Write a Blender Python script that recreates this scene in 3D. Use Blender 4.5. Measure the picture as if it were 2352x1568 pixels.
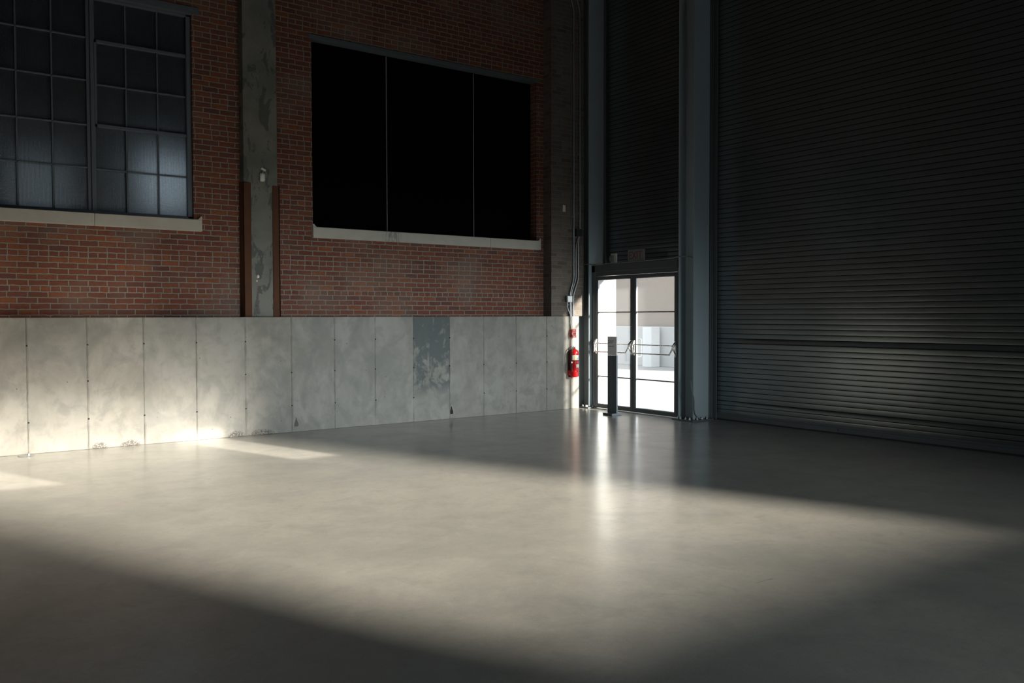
import bpy, bmesh, math, random
from mathutils import Vector, Matrix

for _o in list(bpy.data.objects):
    bpy.data.objects.remove(_o)
random.seed(7)
SC = bpy.context.scene
COL = SC.collection
PI = math.pi

# ------------------------------------------------------------------ camera
yaw, pitch, roll = math.radians(54.09), math.radians(-1.67), math.radians(-0.135)
F = Vector((math.cos(yaw)*math.cos(pitch), math.sin(yaw)*math.cos(pitch), math.sin(pitch)))
R0 = Vector((math.sin(yaw), -math.cos(yaw), 0.0))
U0 = R0.cross(F)
R = R0*math.cos(roll) + U0*math.sin(roll)
U = -R0*math.sin(roll) + U0*math.cos(roll)
cam_data = bpy.data.cameras.new('camera')
cam = bpy.data.objects.new('camera', cam_data)
COL.objects.link(cam)
cam.matrix_world = Matrix(((R.x, U.x, -F.x, -10.358), (R.y, U.y, -F.y, -11.443), (R.z, U.z, -F.z, 1.6), (0, 0, 0, 1)))
cam_data.sensor_width = 36.0
cam_data.lens = 1976.0/2352.0*36.0
cam_data.clip_start = 0.05
cam_data.clip_end = 500
SC.camera = cam

# ------------------------------------------------------------------ light
SC.view_settings.view_transform = 'Standard'
SC.view_settings.look = 'None'
SC.view_settings.gamma = 1.0
SC.view_settings.use_curve_mapping = False
SC.view_settings.exposure = 0.0

world = bpy.data.worlds.new('sky')
SC.world = world
world.use_nodes = True
wbg = world.node_tree.nodes['Background']
wbg.inputs['Color'].default_value = (0.84, 0.93, 1.0, 1)
wbg.inputs['Strength'].default_value = 1.8

SUN_DIR = Vector((-0.37, 1.0, -0.33)).normalized()
sun_data = bpy.data.lights.new('sun', 'SUN')
sun_data.energy = 24.0
sun_data.color = (1.0, 0.925, 0.80)
sun_data.angle = math.radians(4.3)
sun = bpy.data.objects.new('sun', sun_data)
COL.objects.link(sun)
sun.rotation_euler = SUN_DIR.to_track_quat('-Z', 'Y').to_euler()
sun.location = (4, -30, 14)

STREAK_SLOTS = [(-2.486, -2.077, 6.703, 7.573), (-3.973, -3.556, 6.706, 7.570)]  # openings added in the south wall to shape the streaks
def beam(name, slot, slope, energy):
    """added spot lamp, cut to a sharp streak by an added vent above the window"""
    dist = 40.0
    x0, x1, z0, z1 = slot
    d = bpy.data.lights.new(name, 'SPOT')
    d.spot_size = 2*math.atan(0.62/dist)
    d.spot_blend = 0.10
    d.shadow_soft_size = 0.15
    d.energy = energy
    d.color = (1.0, 0.93, 0.80)
    o = bpy.data.objects.new(name, d)
    COL.objects.link(o)
    v = Vector((slope, 1.0, -0.475)).normalized()
    o.location = Vector(((x0+x1)/2, -16.05, (z0+z1)/2)) - v*dist
    o.rotation_euler = v.to_track_quat('-Z', 'Y').to_euler()
    return o
BEAM_E = 3000000.0
beam('streak_lamp', STREAK_SLOTS[0], -0.30, BEAM_E)
beam('streak_lamp', STREAK_SLOTS[1], -0.40, BEAM_E*0.85)

def daylight(name, loc, target, w, h, energy, spread, col=(0.86, 0.95, 0.97)):
    """added cool fill light out of view; no opening stands there"""
    d = bpy.data.lights.new(name, 'AREA')
    d.shape = 'RECTANGLE'; d.size, d.size_y = w, h
    d.spread = math.radians(spread); d.energy = energy; d.color = col
    o = bpy.data.objects.new(name, d); COL.objects.link(o)
    o.location = loc
    o.rotation_euler = (Vector(target)-Vector(loc)).to_track_quat('-Z', 'Y').to_euler()
    return o
daylight('south_fill', (-4.5, -15.9, 1.3), (-4.0, 0.0, 0.1), 6.0, 1.6, 60.0, 24)
daylight('west_fill', (-19.8, -8.5, 1.5), (0.0, -3.2, 0.4), 4.0, 2.0, 9.0, 26)
daylight('overhead_fill', (-11.5, -12.0, 9.9), (-9.6, -9.8, 0.0), 3.0, 2.0, 22.0, 56, (0.80, 0.93, 1.0))  # added fill for the near floor; the ceiling is closed

# ------------------------------------------------------------------ materials
class NT:
    def __init__(s, name):
        s.m = bpy.data.materials.new(name)
        s.m.use_nodes = True
        s.t = s.m.node_tree
        s.t.nodes.clear()
        s.out = s.t.nodes.new('ShaderNodeOutputMaterial')
    def n(s, typ, **kw):
        nd = s.t.nodes.new(typ)
        for k, v in kw.items():
            setattr(nd, k, v)
        return nd
    def link(s, a, b):
        s.t.links.new(a, b)
    def put(s, sock, v):
        if isinstance(v, bpy.types.NodeSocket):
            s.t.links.new(v, sock)
        else:
            sock.default_value = v
    def math(s, op, a, b=None, c=None, clamp=False):
        nd = s.n('ShaderNodeMath', operation=op)
        nd.use_clamp = clamp
        s.put(nd.inputs[0], a)
        if b is not None: s.put(nd.inputs[1], b)
        if c is not None: s.put(nd.inputs[2], c)
        return nd.outputs[0]
    def coord(s):
        return s.n('ShaderNodeTexCoord').outputs['Object']
    def sep(s, v):
        nd = s.n('ShaderNodeSeparateXYZ'); s.put(nd.inputs[0], v)
        return nd.outputs
    def comb(s, x, y, z):
        nd = s.n('ShaderNodeCombineXYZ')
        s.put(nd.inputs[0], x); s.put(nd.inputs[1], y); s.put(nd.inputs[2], z)
        return nd.outputs[0]
    def noise(s, vec, scale, detail=3.0, rough=0.55, dist=0.0, sx=1, sy=1, sz=1):
        if (sx, sy, sz) != (1, 1, 1):
            mp = s.n('ShaderNodeMapping'); s.link(vec, mp.inputs[0])
            mp.inputs['Scale'].default_value = (sx, sy, sz); vec = mp.outputs[0]
        nd = s.n('ShaderNodeTexNoise')
        s.link(vec, nd.inputs['Vector'])
        nd.inputs['Scale'].default_value = scale
        nd.inputs['Detail'].default_value = detail
        nd.inputs['Roughness'].default_value = rough
        nd.inputs['Distortion'].default_value = dist
        return nd.outputs['Fac']
    def ramp(s, v, lo, hi, a=0.0, b=1.0, smooth=True):
        nd = s.n('ShaderNodeMapRange')
        if smooth: nd.interpolation_type = 'SMOOTHSTEP'
        s.put(nd.inputs['Value'], v)
        nd.inputs['From Min'].default_value = lo; nd.inputs['From Max'].default_value = hi
        nd.inputs['To Min'].default_value = a; nd.inputs['To Max'].default_value = b
        return nd.outputs['Result']
    def mix(s, f, a, b, blend='MIX'):
        nd = s.n('ShaderNodeMix', data_type='RGBA', blend_type=blend)
        s.put(nd.inputs['Factor'], f)
        for k, v in (('A', a), ('B', b)):
            sock = [i for i in nd.inputs if i.name == k and i.type == 'RGBA'][0]
            if isinstance(v, tuple): v = (v[0], v[1], v[2], 1.0)
            s.put(sock, v)
        return [o for o in nd.outputs if o.type == 'RGBA'][0]
    def bump(s, h, strength=0.4, dist=0.01, normal=None):
        nd = s.n('ShaderNodeBump')
        s.put(nd.inputs['Height'], h)
        nd.inputs['Strength'].default_value = strength
        nd.inputs['Distance'].default_value = dist
        if normal is not None: s.link(normal, nd.inputs['Normal'])
        return nd.outputs[0]
    def bsdf(s, col, rough=0.5, metal=0.0, spec=0.5, normal=None, final=True, **kw):
        nd = s.n('ShaderNodeBsdfPrincipled')
        if isinstance(col, tuple): col = (col[0], col[1], col[2], 1.0)
        s.put(nd.inputs['Base Color'], col)
        s.put(nd.inputs['Roughness'], rough)
        s.put(nd.inputs['Metallic'], metal)
        s.put(nd.inputs['Specular IOR Level'], spec)
        if normal is not None: s.link(normal, nd.inputs['Normal'])
        for k, v in kw.items():
            s.put(nd.inputs[k], v)
        if final: s.link(nd.outputs[0], s.out.inputs[0])
        return nd.outputs[0]

def simple(name, col, rough=0.5, metal=0.0, spec=0.5, var=0.12, scale=6.0, bump=0.0):
    """a plain coloured surface with slight mottling"""
    t = NT(name)
    v = t.coord()
    nz = t.noise(v, scale, 4)
    dark = tuple(c*(1-var) for c in col); light = tuple(min(1, c*(1+var)) for c in col)
    c = t.mix(nz, dark, light)
    nr = t.bump(t.noise(v, scale*14, 3), 0.2, bump) if bump else None
    t.bsdf(c, t.ramp(nz, 0.3, 0.7, max(0, rough-0.05), rough+0.05), metal, spec, nr)
    return t.m

def brick_material(name, cols, mortar, worn=0.0):
    t = NT(name)
    P = t.coord()
    geo = t.n('ShaderNodeNewGeometry')
    nx = t.math('ABSOLUTE', t.sep(geo.outputs['Normal'])[0])
    side = t.math('GREATER_THAN', nx, 0.5)
    s = t.sep(P)
    # small wobble of every joint
    wob = t.math('MULTIPLY', t.math('SUBTRACT', t.noise(P, 9.0, 2), 0.5), 0.016)
    wob2 = t.math('MULTIPLY', t.math('SUBTRACT', t.noise(P, 45.0, 3), 0.5), 0.011)
    u = t.math('ADD', t.math('MULTIPLY', s[0], t.math('SUBTRACT', 1.0, side)), t.math('MULTIPLY', s[1], side))
    u = t.math('ADD', u, wob2)
    z = t.math('ADD', s[2], t.math('ADD', wob, wob2))
    h = 0.0704
    rz = t.math('DIVIDE', t.math('SUBTRACT', z, 1.629), h)
    row = t.math('FLOOR', rz)
    fz = t.math('SUBTRACT', rz, row)
    hd = t.math('COMPARE', t.math('FLOORED_MODULO', t.math('SUBTRACT', row, 4.0), 6.0), 0.0, 0.4)
    w = t.math('SUBTRACT', 0.2165, t.math('MULTIPLY', hd, 0.10825))
    off = t.math('MULTIPLY', t.math('FLOORED_MODULO', row, 2.0), 0.5)
    whn = t.n('ShaderNodeTexWhiteNoise', noise_dimensions='1D'); t.link(row, whn.inputs['W'])
    off = t.math('ADD', off, t.math('MULTIPLY', whn.outputs['Value'], 0.16))
    ru = t.math('ADD', t.math('DIVIDE', u, w), off)
    colm = t.math('FLOOR', ru)
    fu = t.math('SUBTRACT', ru, colm)
    # distance to joints in metres
    du = t.math('MULTIPLY', t.math('SUBTRACT', 0.5, t.math('ABSOLUTE', t.math('SUBTRACT', fu, 0.5))), w)
    dz = t.math('MULTIPLY', t.math('SUBTRACT', 0.5, t.math('ABSOLUTE', t.math('SUBTRACT', fz, 0.5))), h)
    d = t.math('MINIMUM', du, dz)
    face = t.ramp(d, 0.0052, 0.0084)
    wn2 = t.n('ShaderNodeTexWhiteNoise', noise_dimensions='3D')
    t.link(t.comb(colm, row, side), wn2.inputs['Vector'])
    rnd = wn2.outputs['Value']
    cr = t.n('ShaderNodeValToRGB')
    t.link(rnd, cr.inputs[0])
    el = cr.color_ramp.elements
    el[0].position = 0.0; el[0].color = (*cols[0], 1)
    el[1].position = 1.0; el[1].color = (*cols[-1], 1)
    for i, c in enumerate(cols[1:-1]):
        e = el.new((i+1)/(len(cols)-1)); e.color = (*c, 1)
    surf = t.noise(P, 30.0, 5, 0.65)
    bc = t.mix(t.ramp(surf, 0.3, 0.75, 0, 0.5), cr.outputs[0], tuple(c*0.55 for c in cols[1]))
    large = t.noise(P, 1.3, 3)
    bc = t.mix(t.ramp(large, 0.45, 0.75, 0, 0.30 + worn), bc, mortar)
    mc = t.mix(t.noise(P, 20.0, 4), tuple(c*0.75 for c in mortar), tuple(min(1, c*1.15) for c in mortar))
    col = t.mix(face, mc, bc)
    hgt = t.math('ADD', t.math('MULTIPLY', face, 1.0), t.math('MULTIPLY', surf, 0.35))
    t.bsdf(col, 0.85, 0, 0.25, t.bump(hgt, 0.8, 0.008))
    return t.m

def concrete_wall_material():
    t = NT('formed_concrete')
    P = t.coord(); s = t.sep(P)
    pw = 0.643
    pn = t.math('FLOOR', t.math('DIVIDE', t.math('ADD', s[0], 9.06), pw))
    wn = t.n('ShaderNodeTexWhiteNoise', noise_dimensions='1D'); t.link(pn, wn.inputs['W'])
    big = t.noise(P, 1.1, 5, 0.6, 0.8)
    mid = t.noise(P, 5.0, 6, 0.65, 0.4)
    streak = t.noise(P, 2.2, 6, 0.62, 0.6, 2.2, 1, 0.9)
    diag = t.noise(P, 1.6, 4, 0.55, 1.6, 1.0, 1, 0.8)
    base = t.mix(t.ramp(big, 0.3, 0.7), (0.192, 0.183, 0.160), (0.275, 0.266, 0.240))
    base = t.mix(t.ramp(streak, 0.40, 0.72, 0, 0.40), base, (0.33, 0.32, 0.297))
    base = t.mix(t.ramp(mid, 0.46, 0.70, 0, 0.50), base, (0.15, 0.148, 0.137))
    base = t.mix(t.ramp(diag, 0.50, 0.64, 0, 0.42), base, (0.15, 0.152, 0.145))
    base = t.mix(t.ramp(wn.outputs['Value'], 0, 1, 0, 0.22), base, (0.20, 0.205, 0.20))
    # the one board bay with a large dark damp stain
    inb = t.math('MULTIPLY', t.math('GREATER_THAN', s[0], -3.925), t.math('LESS_THAN', s[0], -3.275))
    sn = t.noise(P, 3.3, 7, 0.68, 0.5, 1.5, 1, 1.0)
    hz = t.ramp(s[2], 0.30, 0.62)
    st = t.math('MULTIPLY', t.math('MULTIPLY', inb, hz), t.ramp(t.math('ADD', sn, t.ramp(s[2], 0.9, 1.35, 0.0, 0.10)), 0.42, 0.55, 0.05, 0.88))
    base = t.mix(st, base, (0.075, 0.088, 0.090))
    # rusty tint close to the floor
    # bug holes
    vo = t.n('ShaderNodeTexVoronoi'); t.link(P, vo.inputs['Vector']); vo.inputs['Scale'].default_value = 13.0
    vw = t.sep(vo.outputs['Color'])
    size = t.math('MULTIPLY', t.math('GREATER_THAN', vw[0], 0.66), t.math('MULTIPLY', vw[1], 0.10))
    hole = t.math('MULTIPLY', t.math('LESS_THAN', vo.outputs['Distance'], size), t.ramp(t.noise(P, 1.7, 2), 0.42, 0.55))
    vo2 = t.n('ShaderNodeTexVoronoi'); t.link(P, vo2.inputs['Vector']); vo2.inputs['Scale'].default_value = 55.0
    hole2 = t.math('MULTIPLY', t.math('LESS_THAN', vo2.outputs['Distance'], 0.13), t.ramp(t.noise(P, 2.3, 3, 0.5, 0, 1, 1, 0.5), 0.60, 0.68))
    # honeycombed patches where wall and floor meet
    hc = None
    for (x, r) in ((-6.28, 0.20), (-6.62, 0.13), (-7.95, 0.13), (-8.30, 0.10)):
        dx = t.math('DIVIDE', t.math('SUBTRACT', s[0], x), r)
        dz = t.math('DIVIDE', s[2], 0.085)
        e = t.ramp(t.math('ADD', t.math('MULTIPLY', dx, dx), t.math('MULTIPLY', dz, dz)), 0.4, 1.1, 1.0, 0.0)
        hc = e if hc is None else t.math('MAXIMUM', hc, e)
    vo3 = t.n('ShaderNodeTexVoronoi'); t.link(P, vo3.inputs['Vector']); vo3.inputs['Scale'].default_value = 70.0
    hole3 = t.math('MULTIPLY', t.math('GREATER_THAN', t.math('ADD', vo3.outputs['Distance'], t.math('MULTIPLY', t.noise(P, 30, 2), 0.5)), 0.70), hc)
    holes = t.math('MAXIMUM', t.math('MAXIMUM', hole, hole2), hole3, clamp=True)
    jd = t.math('ABSOLUTE', t.math('SUBTRACT', t.math('FLOORED_MODULO', t.math('ADD', s[0], 9.06+pw/2), pw), pw/2))
    jn = t.noise(P, 14.0, 4, 0.6, 0, 1, 1, 0.35)
    jw = t.math('MULTIPLY', jn, 0.045)
    joint = t.math('MULTIPLY', t.math('LESS_THAN', jd, t.math('SUBTRACT', jw, 0.010)), t.ramp(t.noise(P, 3.0, 3, 0.5, 0, 0.4, 1, 1), 0.35, 0.6, 0.08, 0.42))
    base = t.mix(joint, base, (0.10, 0.097, 0.088))
    col = t.mix(t.math('MULTIPLY', holes, 0.75), base, (0.06, 0.055, 0.05))
    fine = t.noise(P, 90, 3)
    hgt = t.math('SUBTRACT', t.math('ADD', t.math('MULTIPLY', fine, 0.25), t.math('MULTIPLY', mid, 0.4)), holes)
    t.bsdf(col, 0.72, 0, 0.3, t.bump(hgt, 0.5, 0.006))
    return t.m

def pillar_material():
    t = NT('old_cast_concrete')
    P = t.coord()
    big = t.noise(P, 2.0, 5, 0.6)
    mid = t.noise(P, 3.6, 7, 0.66, 0.5, 1.5, 1, 0.7)
    col = t.mix(t.ramp(big, 0.3, 0.7), (0.125, 0.13, 0.115), (0.195, 0.195, 0.175))
    col = t.mix(t.ramp(mid, 0.54, 0.575, 0, 0.7), col, (0.06, 0.068, 0.065))
    sp = t.noise(P, 26, 3)
    col = t.mix(t.ramp(sp, 0.68, 0.73, 0, 0.6), col, (0.07, 0.07, 0.065))
    t.bsdf(col, 0.8, 0, 0.3, t.bump(t.math('ADD', mid, t.math('MULTIPLY', sp, 0.4)), 0.5, 0.01))
    return t.m

def floor_material():
    t = NT('polished_concrete')
    P = t.coord()
    big = t.noise(P, 0.55, 5, 0.6, 0.7)
    mid = t.noise(P, 2.4, 6, 0.65, 0.5)
    swirl = t.noise(P, 1.3, 6, 0.62, 1.3)
    wisp = t.noise(P, 7.0, 6, 0.70, 0.8)
    fine = t.noise(P, 22, 5, 0.7)
    grain = t.noise(P, 130, 2, 0.6)
    col = t.mix(t.ramp(big, 0.3, 0.7), (0.275, 0.27, 0.245), (0.375, 0.355, 0.315))
    col = t.mix(t.ramp(mid, 0.42, 0.70, 0, 0.50), col, (0.215, 0.218, 0.205))
    col = t.mix(t.ramp(swirl, 0.48, 0.66, 0, 0.35), col, (0.41, 0.395, 0.355))
    col = t.mix(t.ramp(wisp, 0.50, 0.72, 0, 0.38), col, (0.175, 0.175, 0.16))
    col = t.mix(t.ramp(fine, 0.35, 0.72, 0, 0.34, False), col, (0.195, 0.19, 0.172))
    col = t.mix(t.ramp(grain, 0.35, 0.7, 0, 0.30), col, (0.43, 0.42, 0.385))
    # a few short scuffs
    sc = t.noise(P, 5.0, 3, 0.5, 0.6, 1.0, 9.0, 1)
    scr = t.math('MULTIPLY', t.ramp(sc, 0.70, 0.73), t.ramp(t.noise(P, 1.1, 2), 0.55, 0.62))
    col = t.mix(t.math('MULTIPLY', scr, 0.45), col, (0.10, 0.10, 0.092))
    rough = t.ramp(mid, 0.3, 0.75, 0.29, 0.35)
    hgt = t.math('ADD', big, t.math('MULTIPLY', mid, 0.5))
    t.bsdf(col, rough, 0, 0.5, t.bump(hgt, 0.03, 0.010), **{'Coat Weight': 0.7, 'Coat Roughness': 0.20})
    return t.m

def slat_material():
    t = NT('shutter_steel')
    P = t.coord()
    st = t.noise(P, 1.6, 4, 0.55, 0.2, 1, 0.8, 5.0)
    fn = t.noise(P, 60, 4, 0.7)
    col = t.mix(t.ramp(st, 0.3, 0.7), (0.165, 0.190, 0.198), (0.190, 0.216, 0.224))
    col = t.mix(t.ramp(fn, 0.55, 0.75, 0, 0.12), col, (0.05, 0.055, 0.055))
    t.bsdf(col, t.ramp(st, 0.3, 0.7, 0.18, 0.22), 0.65, 0.5, None)
    return t.m

def textured_glass():
    """obscured, reeded pane of the brick wall's window"""
    t = NT('reeded_glass')
    P = t.coord(); s = t.sep(P)
    a = t.math('SINE', t.math('ADD', t.math('MULTIPLY', s[0], 440.0), t.math('MULTIPLY', t.noise(P, 12, 2), 5.0)))
    b = t.math('SINE', t.math('ADD', t.math('MULTIPLY', s[2], 400.0), t.math('MULTIPLY', t.noise(P, 14, 2), 5.0)))
    nz = t.noise(P, 30, 3)
    h = t.math('ADD', t.math('ADD', a, b), t.math('MULTIPLY', nz, 3.0))
    nrm = t.bump(h, 0.7, 0.0012)
    tr = t.n('ShaderNodeBsdfTranslucent'); tr.inputs[0].default_value = (0.60, 0.66, 0.70, 1)
    t.link(nrm, tr.inputs['Normal'])
    gl = t.n('ShaderNodeBsdfGlossy'); gl.inputs['Roughness'].default_value = 0.30; gl.inputs[0].default_value = (0.8, 0.9, 1, 1)
    t.link(nrm, gl.inputs['Normal'])
    df = t.n('ShaderNodeBsdfDiffuse'); df.inputs[0].default_value = (0.02, 0.023, 0.026, 1)
    m1 = t.n('ShaderNodeMixShader'); sel = t.ramp(t.noise(P, 1.6, 2), 0.42, 0.58)
    pat = t.math('ADD', t.math('MULTIPLY', a, sel), t.math('MULTIPLY', b, t.math('SUBTRACT', 1.0, sel)))
    pat = t.math('ADD', pat, t.math('MULTIPLY', t.math('SUBTRACT', t.noise(P, 60, 2), 0.5), 2.2))
    t.link(t.ramp(pat, -1.4, 1.4, 0.34, 0.74, False), m1.inputs[0])
    t.link(df.outputs[0], m1.inputs[1]); t.link(tr.outputs[0], m1.inputs[2])
    m2 = t.n('ShaderNodeMixShader'); m2.inputs[0].default_value = 0.07
    t.link(m1.outputs[0], m2.inputs[1]); t.link(gl.outputs[0], m2.inputs[2])
    t.link(m2.outputs[0], t.out.inputs[0])
    return t.m

def door_glass():
    """obscured door pane: blurs the yard outside, lets daylight through"""
    t = NT('frosted_door_glass')
    P = t.coord()
    n1 = t.noise(P, 55, 3, 0.6)
    nrm = t.bump(n1, 0.6, 0.004)
    tp = t.n('ShaderNodeBsdfTransparent'); tp.inputs[0].default_value = (0.96, 0.97, 0.97, 1)
    rf = t.n('ShaderNodeBsdfRefraction'); rf.inputs['IOR'].default_value = 1.025
    rf.inputs['Roughness'].default_value = 1.0
    rf.inputs[0].default_value = (0.93, 0.94, 0.94, 1)
    t.link(nrm, rf.inputs['Normal'])
    tl = t.n('ShaderNodeBsdfTranslucent'); tl.inputs[0].default_value = (0.8, 0.82, 0.84, 1)
    gl = t.n('ShaderNodeBsdfGlossy'); gl.inputs['Roughness'].default_value = 0.15
    a = t.n('ShaderNodeMixShader'); a.inputs[0].default_value = 0.15
    t.link(tp.outputs[0], a.inputs[1]); t.link(rf.outputs[0], a.inputs[2])
    b = t.n('ShaderNodeMixShader'); b.inputs[0].default_value = 0.08
    t.link(a.outputs[0], b.inputs[1]); t.link(tl.outputs[0], b.inputs[2])
    c = t.n('ShaderNodeMixShader'); c.inputs[0].default_value = 0.05
    t.link(b.outputs[0], c.inputs[1]); t.link(gl.outputs[0], c.inputs[2])
    t.link(c.outputs[0], t.out.inputs[0])
    return t.m

def sill_material():
    t = NT('cast_stone')
    P = t.coord(); s = t.sep(P)
    n = t.noise(P, 5, 5, 0.6); f = t.noise(P, 45, 4, 0.7)
    col = t.mix(n, (0.38, 0.365, 0.32), (0.50, 0.475, 0.42))
    col = t.mix(t.ramp(f, 0.62, 0.72, 0, 0.35), col, (0.16, 0.155, 0.14))
    # a water stain below the first seam of the black boards
    dx = t.math('ABSOLUTE', t.math('SUBTRACT', s[0], -4.17))
    stn = t.math('MULTIPLY', t.ramp(dx, 0.05, 0.20, 1, 0), t.ramp(t.noise(P, 11, 4, 0.6, 0, 2.5, 1, 0.6), 0.42, 0.55, 0, 0.6))
    col = t.mix(stn, col, (0.12, 0.12, 0.11))
    t.bsdf(col, 0.8, 0, 0.3, t.bump(f, 0.3, 0.003))
    return t.m

def sun_dimmer_glass(name, v):
    t = NT(name)
    tp = t.n('ShaderNodeBsdfTransparent'); tp.inputs[0].default_value = (v, v, v, 1)
    t.link(tp.outputs[0], t.out.inputs[0])
    return t.m

M = {}
M['tinted'] = sun_dimmer_glass('sun_dimmer_glass', 0.41)
M['clear'] = sun_dimmer_glass('weak_sun_dimmer', 0.89)
M['brick'] = brick_material('red_brick', [(0.140, 0.050, 0.032), (0.180, 0.062, 0.040), (0.115, 0.048, 0.040), (0.205, 0.075, 0.043), (0.155, 0.055, 0.038), (0.25, 0.085, 0.036)], (0.225, 0.212, 0.182))
M['grey_brick'] = brick_material('limewashed_brick', [(0.13, 0.11, 0.095), (0.16, 0.135, 0.115), (0.10, 0.075, 0.065), (0.17, 0.15, 0.13), (0.14, 0.12, 0.105)], (0.17, 0.16, 0.14), 0.25)
M['concrete'] = concrete_wall_material()
M['pillar'] = pillar_material()
M['floor'] = floor_material()
M['slat'] = slat_material()
M['reeded'] = textured_glass()
M['doorglass'] = door_glass()
M['sill'] = sill_material()
M['dark_wall'] = simple('dark_painted_block', (0.055, 0.058, 0.06), 0.85, var=0.2, scale=1.2)
M['ceiling'] = simple('dark_deck', (0.04, 0.042, 0.045), 0.8)
M['column'] = simple('blue_grey_steel_paint', (0.28, 0.34, 0.37), 0.42, 0.0, 0.45, 0.08, 3.0)
M['frame'] = simple('dark_grey_frame_paint', (0.085, 0.10, 0.105), 0.38, 0.0, 0.5, 0.08, 4.0)
M['winframe'] = simple('window_steel_paint', (0.085, 0.105, 0.125), 0.5, 0.0, 0.5, 0.1, 8.0)
M['black'] = simple('matt_black_board', (0.0012, 0.0012, 0.0016), 0.9, 0.0, 0.05)
M['seam'] = simple('grey_seam_strip', (0.25, 0.26, 0.26), 0.6)
M['rust'] = simple('rusted_steel', (0.085, 0.035, 0.018), 0.8, 0.0, 0.3, 0.35, 7.0, 0.002)
M['galv'] = simple('galvanised_steel', (0.42, 0.44, 0.45), 0.35, 0.75, 0.5, 0.12, 18.0)
M['galv_dark'] = simple('dark_box_steel', (0.035, 0.04, 0.043), 0.5, 0.2, 0.5)
M['bolt'] = simple('zinc_bolts', (0.30, 0.31, 0.31), 0.4, 0.6, 0.5)
M['chrome'] = simple('brushed_aluminium', (0.62, 0.62, 0.61), 0.28, 0.9, 0.5, 0.05, 10)
M['red'] = simple('red_enamel', (0.62, 0.012, 0.014), 0.28, 0.0, 0.5, 0.05, 4)
M['red_alarm'] = simple('red_alarm_plastic', (0.68, 0.055, 0.03), 0.4, 0.0, 0.5, 0.04, 6)
M['white'] = simple('white_plastic', (0.75, 0.75, 0.73), 0.5, 0.0, 0.4, 0.04, 6)
M['offwhite'] = simple('aged_white_plastic', (0.62, 0.62, 0.57), 0.5, 0.0, 0.4, 0.06, 6)
M['label'] = simple('white_label_paper', (0.78, 0.78, 0.76), 0.6, 0.0, 0.3, 0.03, 8)
M['yellow'] = simple('yellow_label_print', (0.62, 0.52, 0.03), 0.6)
M['print'] = simple('grey_label_print', (0.16, 0.16, 0.17), 0.6)
M['rubber'] = simple('black_rubber', (0.018, 0.018, 0.019), 0.55)
M['signface'] = simple('grey_sign_face', (0.80, 0.78, 0.79), 0.55, 0.0, 0.4, 0.03, 3)
M['signpost'] = simple('charcoal_powder_coat', (0.075, 0.095, 0.108), 0.45, 0.0, 0.5, 0.06, 3)
M['signedge'] = simple('pale_edge', (0.36, 0.40, 0.46), 0.4, 0.4, 0.5, 0.05, 3)  # paler colour for the sign stand's right side and the glass stops
M['exitface'] = simple('exit_sign_housing', (0.20, 0.215, 0.215), 0.5, 0.0, 0.4, 0.05, 8)
M['exitred'] = simple('faded_red_letters', (0.21, 0.055, 0.045), 0.5)
M['cable'] = simple('grey_cable', (0.16, 0.18, 0.18), 0.5)
M['hole'] = simple('near_black_hole', (0.012, 0.013, 0.013), 0.9)  # near-black colour of the tie and weep hole marks
M['stain'] = simple('dark_water_stain', (0.075, 0.075, 0.07), 0.8, var=0.3, scale=20)
M['reveal'] = simple('pale_grey_reveal_paint', (0.42, 0.43, 0.43), 0.6)
M['joint'] = simple('shaded_slat_joint', (0.012, 0.013, 0.014), 0.9, 0.0, 0.1)  # shade of the slat gaps painted in as near-black
M['tan'] = simple('tan_render', (0.36, 0.30, 0.25), 0.9, var=0.10, scale=0.7)
M['pale'] = simple('pale_render', (0.55, 0.55, 0.55), 0.9, var=0.06, scale=0.6)
M['whitewall'] = simple('white_render', (0.85, 0.86, 0.87), 0.9, var=0.03, scale=0.6)
M['pavement'] = simple('yard_concrete', (0.36, 0.36, 0.36), 0.85, var=0.1, scale=0.5)

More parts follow.
